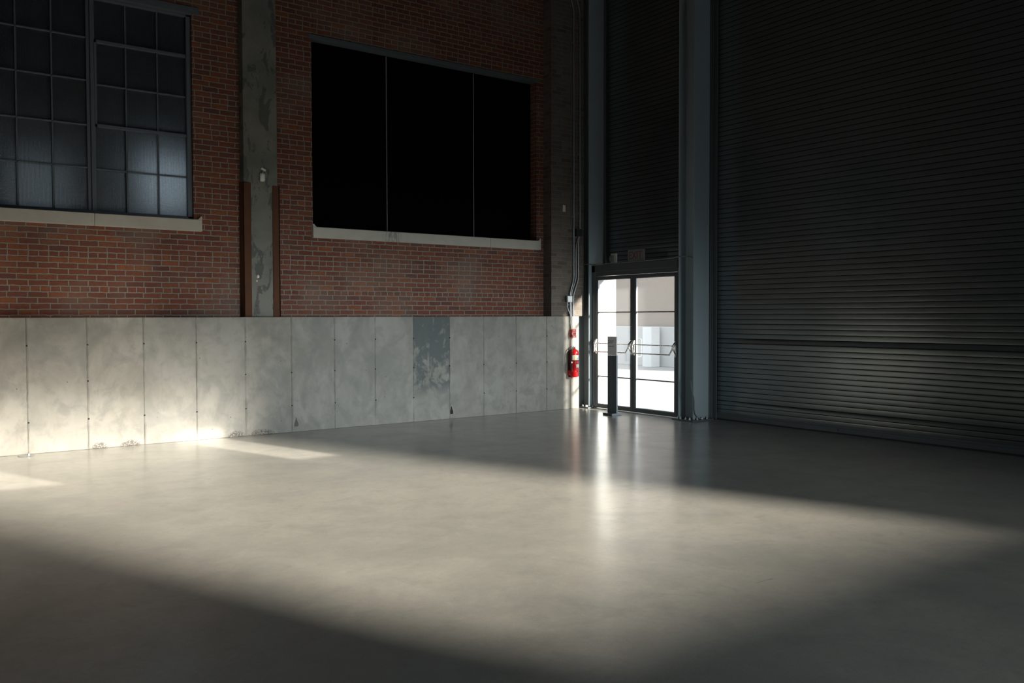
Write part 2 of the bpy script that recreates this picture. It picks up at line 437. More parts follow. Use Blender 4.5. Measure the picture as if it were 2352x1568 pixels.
# ------------------------------------------------------------------ mesh helpers
class MB:
    def __init__(s): s.bm = bmesh.new()
    def box(s, x0, x1, y0, y1, z0, z1, bev=0.0, seg=2):
        g = bmesh.ops.create_cube(s.bm, size=1.0)
        vs = g['verts']
        for v in vs:
            v.co = Vector(((x0+x1)/2 + v.co.x*(x1-x0), (y0+y1)/2 + v.co.y*(y1-y0), (z0+z1)/2 + v.co.z*(z1-z0)))
        if bev:
            es = list({e for v in vs for e in v.link_edges})
            bmesh.ops.bevel(s.bm, geom=es, offset=bev, segments=seg, affect='EDGES', profile=0.5)
        return s
    def obox(s, c, ax, ay, az, hx, hy, hz, bev=0.0):
        """box by centre, three axes and half sizes"""
        g = bmesh.ops.create_cube(s.bm, size=2.0)
        c, ax, ay, az = Vector(c), Vector(ax).normalized(), Vector(ay).normalized(), Vector(az).normalized()
        vs = g['verts']
        for v in vs:
            v.co = c + ax*(v.co.x*hx) + ay*(v.co.y*hy) + az*(v.co.z*hz)
        if bev:
            bmesh.ops.bevel(s.bm, geom=list({e for v in vs for e in v.link_edges}), offset=bev, segments=2, affect='EDGES', profile=0.5)
        return s
    def tube(s, pts, r, seg=12, closed_ends=True):
        pts = [Vector(p) for p in pts]
        rad = r if isinstance(r, (list, tuple)) else [r]*len(pts)
        rings = []
        up = None
        for i, p in enumerate(pts):
            if i == 0: d = (pts[1]-pts[0]).normalized()
            elif i == len(pts)-1: d = (pts[-1]-pts[-2]).normalized()
            else: d = ((pts[i+1]-p).normalized() + (p-pts[i-1]).normalized()).normalized()
            if up is None:
                up = Vector((0, 0, 1)) if abs(d.z) < 0.9 else Vector((1, 0, 0))
            a = (up - d*up.dot(d)).normalized()
            b = d.cross(a)
            up = a
            rings.append([s.bm.verts.new(p + a*math.cos(2*PI*k/seg)*rad[i] + b*math.sin(2*PI*k/seg)*rad[i]) for k in range(seg)])
        for i in range(len(rings)-1):
            for k in range(seg):
                s.bm.faces.new((rings[i][k], rings[i][(k+1) % seg], rings[i+1][(k+1) % seg], rings[i+1][k]))
        if closed_ends:
            s.bm.faces.new(list(reversed(rings[0]))); s.bm.faces.new(rings[-1])
        return s
    def lathe(s, cx, cy, prof, seg=24):
        """prof: (radius, z) from bottom to top"""
        rings = []
        for r, z in prof:
            rings.append([s.bm.verts.new((cx + r*math.cos(2*PI*k/seg), cy + r*math.sin(2*PI*k/seg), z)) for k in range(seg)])
        for i in range(len(rings)-1):
            for k in range(seg):
                s.bm.faces.new((rings[i][k], rings[i][(k+1) % seg], rings[i+1][(k+1) % seg], rings[i+1][k]))
        s.bm.faces.new(list(reversed(rings[0]))); s.bm.faces.new(rings[-1])
        return s
    def prism(s, poly, axis, a, b):
        """poly: 2D points in the two other axes (x,y,z order), extruded along axis from a to b"""
        def mk(p, t):
            c = list(p); c.insert(axis, t); return s.bm.verts.new(c)
        A = [mk(p, a) for p in poly]; B = [mk(p, b) for p in poly]
        n = len(poly)
        s.bm.faces.new(A); s.bm.faces.new(list(reversed(B)))
        for i in range(n):
            s.bm.faces.new((A[i], B[i], B[(i+1) % n], A[(i+1) % n]))
        return s
    def arc(s, cx, cy, r0, r1, a0, a1, z0, z1, seg=20):
        """a curved band round a vertical axis"""
        V = []
        for k in range(seg+1):
            a = a0 + (a1-a0)*k/seg
            c, sn = math.cos(a), math.sin(a)
            V.append([s.bm.verts.new((cx+r*c, cy+r*sn, z)) for r, z in ((r0, z0), (r1, z0), (r1, z1), (r0, z1))])
        for k in range(seg):
            for j in range(4):
                s.bm.faces.new((V[k][j], V[k][(j+1) % 4], V[k+1][(j+1) % 4], V[k+1][j]))
        s.bm.faces.new(list(reversed(V[0]))); s.bm.faces.new(V[-1])
        return s
    def build(s, name, mat, parent=None, smooth=False, recalc=True):
        if recalc: bmesh.ops.recalc_face_normals(s.bm, faces=s.bm.faces)
        me = bpy.data.meshes.new(name)
        if smooth:
            for f in s.bm.faces: f.smooth = True
        s.bm.to_mesh(me); s.bm.free()
        if smooth:
            me.set_sharp_from_angle(angle=math.radians(38))
        me.materials.append(M[mat])
        o = bpy.data.objects.new(name, me)
        COL.objects.link(o)
        if parent is not None:
            o.parent = parent
            if parent.type == 'EMPTY':
                o.matrix_parent_inverse = Matrix.Translation(-parent.location)
        return o

def smooth_path(pts, n=6):
    """Catmull-Rom through the points"""
    P = [Vector(p) for p in pts]
    P = [P[0]*2-P[1]] + P + [P[-1]*2-P[-2]]
    out = []
    for i in range(1, len(P)-2):
        for k in range(n):
            t = k/n
            out.append(0.5*((2*P[i]) + (-P[i-1]+P[i+1])*t + (2*P[i-1]-5*P[i]+4*P[i+1]-P[i+2])*t*t + (-P[i-1]+3*P[i]-3*P[i+1]+P[i+2])*t**3))
    out.append(P[-2])
    return out

def bend_path(pts, r=0.05, n=5):
    """polyline with rounded corners"""
    P = [Vector(p) for p in pts]
    out = [P[0]]
    for i in range(1, len(P)-1):
        a = (P[i-1]-P[i]); b = (P[i+1]-P[i])
        rr = min(r, a.length*0.45, b.length*0.45)
        s_, e_ = P[i]+a.normalized()*rr, P[i]+b.normalized()*rr
        for k in range(n+1):
            t = k/n
            out.append(s_*(1-t)**2 + P[i]*2*t*(1-t) + e_*t*t)
    out.append(P[-1])
    return out

def tag(o, label, cat, group=None):
    o['label'] = label; o['category'] = cat
    if group: o['group'] = group
    return o
def struct(o, label=None):
    o['kind'] = 'structure'
    if label: o['label'] = label
    return o
def empty(name, loc, label=None, cat=None, group=None):
    o = bpy.data.objects.new(name, None); COL.objects.link(o)
    o.location = loc
    o.empty_display_size = 0.1
    if label: tag(o, label, cat, group)
    return o

# ------------------------------------------------------------------ the room shell
ROOM_W, ROOM_S, ROOM_H = -20.0, -16.0, 10.0
struct(MB().box(ROOM_W-0.3, 0.25, ROOM_S-0.3, 0.6, -0.2, 0.0).build('floor', 'floor'), 'polished grey concrete floor')
struct(MB().box(ROOM_W-0.3, 0.4, ROOM_S-0.3, 0.9, ROOM_H, ROOM_H+0.2).build('ceiling', 'ceiling'), 'dark ceiling high above the hall')
struct(MB().box(ROOM_W-0.3, ROOM_W, ROOM_S, 0.6, 0, ROOM_H).build('wall_west', 'dark_wall'), 'dark wall at the far left end')
# south wall with the tall daylight opening the sun comes through
WX0, WX1, WZ0, WZ1 = -5.00, -0.82, 2.70, 6.25
mb = MB()
mb.box(ROOM_W, WX0, -16.10, -16.0, 0, ROOM_H)
mb.box(WX1, 0.4, -16.10, -16.0, 0, ROOM_H)
mb.box(WX0, WX1, -16.10, -16.0, 0, WZ0)
mb.box(WX0, WX1, -16.10, -16.0, WZ1, 6.704)
mb.box(WX0, WX1, -16.10, -16.0, 7.572, ROOM_H)
mb.box(WX0, -3.973, -16.10, -16.0, 6.704, 7.572); mb.box(-3.556, -2.486, -16.10, -16.0, 6.704, 7.572); mb.box(-2.077, WX1, -16.10, -16.0, 6.704, 7.572)  # gaps left here only for the added streak lamps
struct(mb.build('wall_south', 'dark_wall'), 'dark wall behind the camera with a tall window opening')
w3 = struct(empty('window_3', (-2.95, -16.05, 2.7)), 'tall window behind the camera with added panes that dim the sun')
MB().box(WX0, WX1, -16.055, -16.045, 5.47, WZ1).build('upper_sun_dimmer', 'tinted', w3)  # added pane, dims the sun reaching higher up the concrete
MB().box(WX0, WX1, -16.055, -16.045, WZ0, 5.468).build('sun_dimmer_panes', 'clear', w3)  # added pane, weakens the sun through this window only
for x0, x1, z0, z1 in STREAK_SLOTS:
    MB().box(x0, x1, -16.055, -16.045, z0, z1).build('slot_sun_dimmer', 'tinted', w3)  # added pane, cuts the soft sun entering beside the streak lamp

# concrete wall: a formed stem wall with a ledge, joint fins, tie holes
mb = MB()
mb.box(-20.0, -0.63, 0.0, 0.27, 0.0, 1.600, 0.008, 2)
JX = [-9.06 + 0.643*k for k in range(-12, 13)]
for i, x in enumerate(JX):
    w = (0.010, 0.016, 0.013, 0.008, 0.015, 0.009)[i % 6]
    # ragged ridge of cement left at each form joint
    prev = None
    zs = [0.01 + k*0.053 for k in range(31)]
    L_, R_, T_ = [], [], []
    for z in zs:
        ww = w*(0.7 + 0.6*random.random())
        jit = (random.random()-0.5)*0.003
        L_.append(mb.bm.verts.new((x-ww+jit, 0.001, z))); R_.append(mb.bm.verts.new((x+ww*0.6+jit, 0.001, z)))
        T_.append(mb.bm.verts.new((x+jit, -0.0035-0.004*random.random(), z)))
    for k in range(len(zs)-1):
        mb.bm.faces.new((L_[k], L_[k+1], T_[k+1], T_[k])); mb.bm.faces.new((T_[k], T_[k+1], R_[k+1], R_[k]))
cw = struct(mb.build('wall_north_base', 'concrete'), 'low cast concrete wall with vertical board joints')
# rounded end of the concrete wall next to the steel column is the box bevel
for x in JX[12:]:
    for z in (0.37, 0.83, 1.27):
        if random.random() < 0.8:
            xx = x + random.uniform(-0.004, 0.004)
            g = MB(); g.tube([(xx, -0.0065, z), (xx, 0.004, z)], [0.010, 0.008], 10)
            o = g.build('tie_hole', 'hole', cw)
# two weep holes with a dark run above them
for x in (-5.785, -3.245):
    g = MB()
    g.prism([(x-0.026, 0.075), (x+0.026, 0.075), (x+0.030, 0.11), (x+0.012, 0.155), (x+0.002, 0.195), (x-0.004, 0.195), (x-0.014, 0.15), (x-0.030, 0.11)], 1, -0.004, 0.01)
    g.build('weep_hole', 'hole' if x > -4 else 'stain', cw)

# brick wall with the two window openings
xs = [-20.0, -10.62, -7.07, -5.41, -1.37, 0.4]
zs = [1.55, 2.86, 5.57, ROOM_H]
mb = MB()
mb.box(-20.0, -0.10, 0.25, 0.60, 1.50, 2.80)
mb.box(-20.0, -0.10, 0.25, 0.60, 5.60, ROOM_H)
mb.box(-20.0, -10.62, 0.25, 0.60, 2.80, 5.60)
mb.box(-7.07, -5.41, 0.25, 0.60, 2.80, 5.60)
mb.box(-1.37, -0.10, 0.25, 0.60, 2.80, 5.60)
struct(mb.build('wall_north', 'brick'), 'red brick wall above the concrete base')
struct(MB().box(-20.0, -0.5, 0.27, 0.60, -0.1, 1.5).box(-0.63, -0.10, 0.27, 0.60, 0.0, 1.50).build('wall_north_core', 'dark_wall'))
# brick pilaster in the corner, limewashed
struct(MB().box(-1.22, -0.50, 0.03, 0.26, 1.602, ROOM_H).build('wall_corner_pilaster', 'grey_brick'), 'grey limewashed brick pilaster in the corner')
# walls closing the east side round the steelwork
mb = MB()
mb.box(-0.13, -0.10, -0.08, 0.27, 0, ROOM_H)
mb.box(-0.125, -0.10, -2.49, -2.17, 0, ROOM_H)
mb.box(-0.135, -0.055, -0.135, -0.05, 2.40, ROOM_H)
mb.box(0.06, 0.25, -16.0, -12.0, 0, ROOM_H)
mb.box(-0.05, 0.25, -12.0, -2.46, 8.6, ROOM_H)
mb.box(-0.05, 0.25, -2.2, -0.10, 8.6, ROOM_H)
struct(mb.build('wall_east', 'dark_wall'), 'dark wall behind the steelwork')

# ------------------------------------------------------------------ left window
w1 = struct(empty('window_1', (-8.8, 0.35, 2.9)), 'tall steel window with small reeded panes above a stone sill')
def bars(name, boxes, parent, mat='winframe', bev=0.003):
    m = MB()
    for b in boxes: m.box(*b, bev, 1)
    return m.build(name, mat, parent)
Y0, Y1 = 0.335, 0.385
bars('window_frame', [(-7.13, -7.07, 0.30, 0.42, 2.90, 5.58), (-10.62, -10.56, 0.30, 0.42, 2.90, 5.58),
                      (-10.62, -7.07, 0.30, 0.42, 2.885, 2.93), (-10.62, -7.07, 0.30, 0.42, 5.54, 5.58)], w1)
# the lintel angle over the opening
bars('steel_lintel', [(-10.80, -6.98, 0.235, 0.42, 5.565, 5.60), (-10.80, -6.98, 0.235, 0.245, 5.60, 5.66)], w1)
bars('mullion', [(-8.325, -8.225, 0.325, 0.41, 2.92, 5.56), (-8.283, -8.267, 0.300, 0.33, 2.92, 5.56)], w1)
bars('glazing_bars', [(x-0.011, x+0.011, Y0, Y1, 2.92, 5.56) for x in (-7.485, -7.865, -8.705, -9.085, -9.47, -9.85, -10.23)]
     + [(-8.24, -7.10, Y0, Y1, z-0.010, z+0.010) for z in (3.45, 4.50)]
     + [(-10.58, -8.31, Y0, Y1, z-0.010, z+0.010) for z in (3.46, 3.985, 4.535, 5.06)], w1)
sash = bars('ventilator_sash', [(-8.235, -7.105, 0.318, 0.39, 3.97, 4.01), (-8.235, -7.105, 0.318, 0.39, 5.01, 5.05),
                         (-8.235, -8.205, 0.318, 0.39, 3.97, 5.05), (-7.135, -7.105, 0.318, 0.39, 3.97, 5.05)], w1)
MB().box(-10.58, -7.10, 0.362, 0.368, 2.91, 5.56).build('reeded_panes', 'reeded', w1)
def stone_sill(x0, x1, joints, parent, jmat='hole'):
    m = MB()
    cuts = [x0] + joints + [x1]
    for a, b in zip(cuts[:-1], cuts[1:]):
        m.box(a+(0.0015 if a != x0 else 0), b-(0.0015 if b != x1 else 0), 0.185, 0.42, 2.73, 2.885, 0.006, 1)
    # raised lugs at the jambs, the front edge slightly worn
    for a, b, sg in ((x0, x0+0.055, 1), (x1-0.055, x1, -1)):
        xa, xb = (a, b) if sg > 0 else (b, a)
        m.prism([(xa, 2.88), (xa, 2.925), (xa+sg*0.018, 2.925), (xa+sg*0.030, 2.905), (xa+sg*0.055, 2.886)], 1, 0.19, 0.26)
    return m.build('stone_sill', 'sill', parent)
stone_sill(-10.80, -6.98, [-9.9, -8.28], w1)

# ------------------------------------------------------------------ boarded window
w2 = struct(empty('window_2', (-3.4, 0.40, 2.9)), 'boarded window opening above a stone sill')
stone_sill(-5.43, -1.32, [-2.36], w2)
bars('steel_lintel', [(-5.45, -1.30, 0.235, 0.43, 5.57, 5.60), (-5.45, -1.30, 0.235, 0.245, 5.60, 5.62)], w2)
bx = [-5.40, -4.142, -2.553, -1.375]
for i, lb in enumerate(('matt black board in the brick wall, nearest the concrete pillar', 'matt black board, the middle and widest of three in the brick wall',
                        'matt black board in the brick wall, nearest the corner conduits')):
    o = MB().box(bx[i]+0.003, bx[i+1]-0.003, 0.405, 0.425, 2.886, 5.568).build('black_board', 'black')
    tag(o, lb, 'board', 'black boards closing the window')
for x, lb in ((-4.142, 'thin grey strip between left and middle black boards'), (-2.553, 'thin grey strip between middle and right black boards')):
    tag(MB().box(x-0.006, x+0.006, 0.392, 0.404, 2.90, 5.56, 0.002, 1).build('seam_strip', 'seam'), lb, 'strip', 'strips over the board seams')

# hall next door behind the reeded window: closed, with added lights glowing through its panes
mb = MB()
mb.box(-11.2, -6.2, 3.0, 3.1, 0, ROOM_H); mb.box(-11.3, -11.2, 0.6, 3.1, 0, ROOM_H); mb.box(-6.2, -6.1, 0.6, 3.1, 0, ROOM_H)
mb.box(-11.3, -6.1, 0.6, 3.1, ROOM_H, ROOM_H+0.1); mb.box(-11.3, -6.1, 0.6, 3.1, -0.1, 0)
struct(mb.build('wall_annex', 'dark_wall'))
mb = MB()
mb.box(-6.1, -0.10, 0.6, 0.7, 0, ROOM_H); mb.box(-20.3, -11.3, 0.6, 0.7, 0, ROOM_H)
struct(mb.build('wall_outer_north', 'dark_wall'))
def pane_glow(name, x, z, e, sx, sz, y=0.62):  # added area light behind the panes to make them glow
    d = bpy.data.lights.new(name, 'AREA'); d.shape = 'RECTANGLE'; d.size = sx; d.size_y = sz
    d.energy = e; d.color = (0.90, 0.96, 1.0)
    o = bpy.data.objects.new(name, d); COL.objects.link(o)
    o.location = (x, y, z); o.rotation_euler = (math.radians(-90), 0, 0)
    return o
pane_glow('pane_glow_light', -7.38, 3.35, 3.0, 0.6, 0.7)
pane_glow('pane_glow_light', -8.85, 3.20, 0.85, 0.6, 0.7)

# ------------------------------------------------------------------ concrete pillar
pil = empty('concrete_pillar', (-6.22, 0.17, 1.6), 'stained concrete pillar between the reeded window and black boards', 'pillar')
MB().box(-6.455, -5.985, 0.09, 0.27, 1.602, ROOM_H, 0.012, 2).build('shaft', 'pillar', pil)
for (a, b, c0, c1, zt) in ((-6.47, -6.365, -6.47, -6.458, 3.41), (-6.065, -5.965, -5.982, -5.965, 3.395)):
    m = MB().box(a, b, 0.074, 0.088, 1.602, zt, 0.003, 1).box(c0, c1, 0.074, 0.245, 1.602, zt, 0.003, 1)
    m.build('rusty_guard_angle', 'rust', pil)
for (x, z, s_) in ((-6.275, 2.15, 0.02), (-6.29, 2.09, 0.010)):
    m = MB(); m.lathe(x, 0.088, [(s_*0.7, z-s_), (s_, z-s_*0.3), (s_*0.9, z+s_*0.5), (s_*0.4, z+s_*1.1)], 9)
    m.build('plaster_dab', 'white', pil, True)
cam_root = empty('motion_detector', (-6.21, 0.03, 3.49), 'small pale grey detector on a bracket high on the concrete pillar', 'detector')
m = MB(); m.lathe(-6.215, 0.045, [(0.026, 3.44), (0.034, 3.45), (0.036, 3.53), (0.030, 3.545)], 18); m.build('housing', 'offwhite', cam_root, True)
m = MB(); m.tube(bend_path([(-6.213, 0.045, 3.545), (-6.205, 0.045, 3.565), (-6.185, 0.091, 3.60)], 0.01), 0.007, 8); m.build('bracket', 'offwhite', cam_root, True)
MB().obox((-6.19, 0.075, 3.605), (1, 0, -0.5), (0, 1, 0), (0.5, 0, 1), 0.034, 0.012, 0.014, 0.003).build('mounting_plate', 'offwhite', cam_root)

# ------------------------------------------------------------------ steel columns
def steel_column(y_far, y_near, label):
    """W section: flanges face along the wall, web between them"""
    c = empty('steel_column', (-0.31, (y_far+y_near)/2, 0), label, 'column', 'blue-grey steel columns beside the door')
    m = MB()
    m.box(-0.49, -0.145, y_near, y_near+0.020, 0.025, ROOM_H, 0.002, 1)
    m.box(-0.49, -0.145, y_far-0.020, y_far, 0.025, ROOM_H, 0.002, 1)
    m.box(-0.325, -0.307, y_near+0.018, y_far-0.018, 0.025, ROOM_H)
    # root fillets
    for ya, sg in ((y_near+0.02, 1), (y_far-0.02, -1)):
        m.prism([(-0.325, ya), (-0.343, ya), (-0.337, ya+sg*0.006), (-0.331, ya+sg*0.012), (-0.325, ya+sg*0.018)], 2, 0.025, ROOM_H)
    m.build('shaft', 'column', c)
    MB().box(-0.57, -0.10, y_near-0.065, y_far+0.05, 0.0, 0.022, 0.003, 1).build('base_plate', 'frame', c)
    ys = [y_far-0.035, (y_far*0.68+y_near*0.32), (y_far*0.36+y_near*0.64), y_near+0.03]
    spots = [(-0.535, y) for y in ys] + [(-0.44, y_near-0.035), (-0.33, y_near-0.035), (-0.22, y_near-0.035)]
    for (bx_, by_) in spots:
        g = MB()
        g.tube([(bx_, by_, 0.022), (bx_, by_, 0.026)], 0.021, 16)
        g.tube([(bx_, by_, 0.026), (bx_, by_, 0.044)], 0.017, 6)
        g.tube([(bx_, by_, 0.044), (bx_, by_, 0.058)], 0.009, 10)
        g.build('anchor_bolt', 'bolt', c)
    return c
steel_column(0.215, -0.100, 'steel column between the concrete wall end and the glass doors')
steel_column(-2.190, -2.505, 'steel column between the glass doors and the large roller shutter')
o = MB().tube([(-0.52, -0.075, 0.0), (-0.52, -0.075, 0.05)], 0.016, 14).build('bolt_cap', 'white')
tag(o, 'small white cap on the floor beside the door frame foot', 'cap')

# loose cable hanging on the right column
m = MB(); m.tube(smooth_path([(-0.50, -2.455, 0.62), (-0.515, -2.475, 0.585), (-0.52, -2.50, 0.50), (-0.515, -2.515, 0.42), (-0.49, -2.522, 0.33), (-0.487, -2.522, 0.20), (-0.465, -2.525, 0.11), (-0.41, -2.53, 0.055), (-0.36, -2.54, 0.034)]), 0.0075, 10)
tag(m.build('loose_cable', 'cable', None, True), 'grey cable hanging loose at the foot of the right steel column', 'cable')

# ------------------------------------------------------------------ shutters
def slat_curtain(x, y0, y1, lines, name, parent, odd=()):
    """lines: heights of the joints between slats, rising; every slat bows towards the room (-x)"""
    bm = bmesh.new()
    prof = []; seams = []
    for i in range(len(lines)-1):
        a, b = lines[i], lines[i+1]
        h = b-a
        if i in odd:
            pts = [(0.0, 0.02), (0.0125, 0.05), (0.0085, 0.5), (0.0045, 0.86), (0.0, 0.92)]
        else:
            pts = [(0.0, 0.02), (0.0062, 0.022), (0.0066, 0.12), (0.0069, 0.30), (0.0070, 0.50), (0.0069, 0.70), (0.0066, 0.86), (0.0062, 0.905), (0.0, 0.907)]
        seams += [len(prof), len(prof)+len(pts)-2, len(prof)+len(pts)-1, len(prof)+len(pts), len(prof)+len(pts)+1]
        prof += [(x-d, a+h*f) for d, f in pts]
        prof += [(x+0.006, a+h*0.925), (x+0.006, a+h*0.995)]
    A = [bm.verts.new((px, y0, pz)) for px, pz in prof]
    B = [bm.verts.new((px, y1, pz)) for px, pz in prof]
    sset = set(seams)
    for k in range(len(prof)-1):
        f = bm.faces.new((A[k], A[k+1], B[k+1], B[k]))
        f.smooth = abs(prof[k][1]-prof[k+1][1]) > 0.005
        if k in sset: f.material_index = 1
    # a closed back so the curtain has thickness
    bb = [bm.verts.new((x+0.022, yy, zz)) for yy, zz in ((y0, prof[0][1]), (y0, prof[-1][1]), (y1, prof[-1][1]), (y1, prof[0][1]))]
    bm.faces.new(bb)
    bm.faces.new((A[0], B[0], bb[3], bb[0])); bm.faces.new((A[-1], bb[1], bb[2], B[-1]))
    me = bpy.data.meshes.new(name); bm.to_mesh(me); bm.free()
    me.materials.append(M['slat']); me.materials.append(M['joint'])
    o = bpy.data.objects.new(name, me); COL.objects.link(o)
    o.parent = parent; o.matrix_parent_inverse = Matrix.Translation(-parent.location)
    me.set_sharp_from_angle(angle=math.radians(40))
    return o
sp = 0.0733
big_lines = [0.112, 0.172, 0.240] + [1.552 + sp*k for k in range(-17, 97)]
odd = []
for zt in (1.235, 0.285):
    k = min(range(len(big_lines)-1), key=lambda i: abs((big_lines[i]+big_lines[i+1])/2-zt)); odd.append(k)
sh = empty('roller_shutter', (0, -7.2, 0), 'large dark grey steel roller shutter right of the steel column', 'roller shutter')
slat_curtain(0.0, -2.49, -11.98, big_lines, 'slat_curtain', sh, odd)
m = MB()
m.box(-0.022, 0.020, -11.98, -2.50, 0.022, 0.088, 0.004, 1)
m.box(-0.010, 0.016, -11.98, -2.50, 0.086, 0.114, 0.003, 1)
bar = m.build('bottom_bar', 'frame', sh)
MB().box(-0.018, 0.016, -11.98, -2.50, 0.0, 0.022).build('rubber_seal', 'rubber', sh)
for (y, z) in ((-3.55, 0.055), (-4.66, 0.060), (-4.74, 0.058), (-5.3, 0.055), (-6.4, 0.055), (-3.05, 0.055)):
    g = MB(); rr = 0.012 if y == -4.66 else 0.006
    g.tube([(-0.0235, y, z), (-0.018, y, z)], rr, 12); g.build('bar_bolt', 'rubber', bar)
m = MB()
m.box(-0.125, 0.03, -2.497, -2.485, 0.0, 8.6, 0.001, 1)
m.box(-0.093, -0.085, -2.515, -2.460, 0.0, 8.6, 0.001, 1)
m.box(-0.045, -0.020, -2.560, -2.487, 0.0, 8.6, 0.001, 1)
m.build('guide_rail', 'frame', sh)
# floor track strip in front of the shutter
tag(MB().box(-0.060, -0.025, -11.98, -2.60, 0.0, 0.008, 0.002, 1).build('floor_track', 'frame'), 'thin steel threshold strip along the foot of the large shutter', 'threshold strip')

sh2 = empty('roller_shutter', (-0.10, -1.15, 2.6), 'narrow dark roller shutter above the glass doors', 'roller shutter')
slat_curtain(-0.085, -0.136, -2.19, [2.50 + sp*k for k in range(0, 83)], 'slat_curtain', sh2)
m = MB()
m.box(-0.155, -0.145, -0.16, -0.105, 2.48, 8.6); m.box(-0.155, -0.145, -2.185, -2.15, 2.48, 8.6)
m.build('guide_rail', 'frame', sh2)

# ------------------------------------------------------------------ glass doors
DX = -0.43
d1 = struct(empty('door_1', (DX, -1.13, 0)), 'grey framed double glass door with push bars')
m = MB()
m.box(DX, -0.33, -0.185, -0.105, 0.0, 2.47, 0.003, 1)          # jambs
m.box(DX, -0.33, -2.185, -2.115, 0.0, 2.47, 0.003, 1)
m.box(DX, -0.13, -2.185, -0.105, 2.36, 2.48, 0.003, 1)          # head
m.box(DX+0.012, -0.13, -2.16, -0.13, 2.29, 2.37, 0.003, 1)
m.box(DX+0.02, DX+0.06, -0.20, -0.18, 0.0, 2.30, 0.002, 1)       # stops
m.box(DX+0.02, DX+0.06, -2.12, -2.10, 0.0, 2.30, 0.002, 1)
m.build('door_frame', 'frame', d1)
MB().box(-0.33, 0.07, -0.186, -0.106, 0.0, 2.40, 0.004, 1).build('outer_reveal', 'reveal', d1)
MB().box(DX-0.02, -0.05, -2.12, -0.18, 0.0, 0.010, 0.002, 1).build('threshold', 'galv', d1)
def leaf(ya, yb, hinge_left):
    """ya > yb: the leaf runs along the wall from ya (far) to yb (near)"""
    x0, x1 = DX+0.004, DX+0.048
    st = 0.060
    m = MB()
    m.box(x0, x1, ya-st, ya, 0.018, 2.285, 0.003, 1)
    m.box(x0, x1, yb, yb+st, 0.018, 2.285, 0.003, 1)
    m.box(x0, x1, yb+st-0.002, ya-st+0.002, 2.225, 2.285, 0.003, 1)
    m.box(x0, x1, yb+st-0.002, ya-st+0.002, 0.018, 0.082, 0.003, 1)
    lf = m.build('door_leaf', 'frame', d1)
    m = MB()
    for z in (0.565, 1.668):
        m.box(x0+0.006, x1-0.006, yb+st-0.002, ya-st+0.002, z-0.009, z+0.009, 0.002, 1)
    m.build('glazing_bar', 'frame', lf)
    m = MB()                                                          # bright glass stops
    a, b = ya-st, yb+st
    for (p, q, r, s2) in ((a-0.012, a, 0.08, 2.228), (b, b+0.006, 0.08, 2.228)):
        m.box(x0+0.008, x1-0.004, p, q, r, s2)
    m.box(x0+0.008, x1-0.004, b, a, 2.218, 2.228); m.box(x0+0.008, x1-0.004, b, a, 0.080, 0.092)
    m.build('glass_stop', 'signedge', lf)
    m = MB()
    m.bm.faces.new([m.bm.verts.new((x0+0.022, yy, zz)) for yy, zz in ((b+0.003, 0.088), (b+0.003, 2.222), (a-0.003, 2.222), (a-0.003, 0.088))])
    m.build('glass_pane', 'doorglass', lf, recalc=False)
    # push bar: two tubes between two cast end arms
    m = MB()
    lo, hi = 0.985, 1.130
    xb = x0 - 0.072
    for yy, sg in ((ya-0.028, -1), (yb+0.028, 1)):
        arm = [(x0+0.002, yy, hi+0.055), (x0-0.020, yy, hi+0.040), (x0-0.050, yy+sg*0.012, hi-0.006), (x0-0.058, yy+sg*0.018, hi-0.045), (xb-0.018, yy+sg*0.050, lo+0.012)]
        m.tube(smooth_path(arm, 4), [0.020, 0.021, 0.022, 0.022, 0.022, 0.022, 0.022, 0.021, 0.019, 0.018, 0.017, 0.016, 0.015, 0.014, 0.013, 0.012, 0.011][:len(smooth_path(arm, 4))], 10)
        leg = [(x0-0.050, yy+sg*0.016, hi-0.040), (x0-0.034, yy+sg*0.004, hi-0.085), (x0+0.002, yy, lo-0.010)]
        m.tube(smooth_path(leg, 4), 0.012, 10)
        m.box(x0-0.010, x0+0.002, yy-0.022, yy+0.022, lo-0.03, hi+0.075, 0.004, 2)
    m.build('bar_arm', 'chrome', lf, True)
    m = MB()
    m.tube(bend_path([(x0-0.045, ya-0.045, hi-0.030), (x0-0.052, ya-0.085, hi+0.004), (x0-0.052, yb+0.052, hi+0.004)], 0.02), 0.0095, 12)
    m.tube([(xb-0.018, ya-0.070, lo+0.008), (xb-0.018, yb+0.075, lo+0.008)], 0.0115, 12)
    m.build('push_bar', 'chrome', lf, True)
    return lf
leafL = leaf(-0.190, -1.120, True)
leafR = leaf(-1.124, -2.108, False)
# outside pull handle seen through the right leaf
m = MB(); m.tube(bend_path([(DX+0.05, -1.155, 1.225), (DX+0.12, -1.20, 1.225), (DX+0.12, -1.20, 0.93), (DX+0.05, -1.155, 0.93)], 0.03), 0.011, 10)
m.build('pull_handle', 'chrome', leafR, True)

# cable run over the door head
m = MB(); m.tube(bend_path([(-0.503, 0.16, 2.500), (-0.503, -0.11, 2.502), (-0.455, -0.20, 2.492), (-0.466, -1.2, 2.490), (-0.480, -2.08, 2.500), (-0.506, -2.17, 2.510), (-0.506, -2.25, 2.512), (-0.42, -2.38, 2.512), (-0.345, -2.45, 2.44), (-0.345, -2.47, 2.20)], 0.08), 0.0075, 10)
tag(m.build('flexible_conduit', 'cable', None, True), 'thin grey flexible conduit running along the door head', 'conduit')

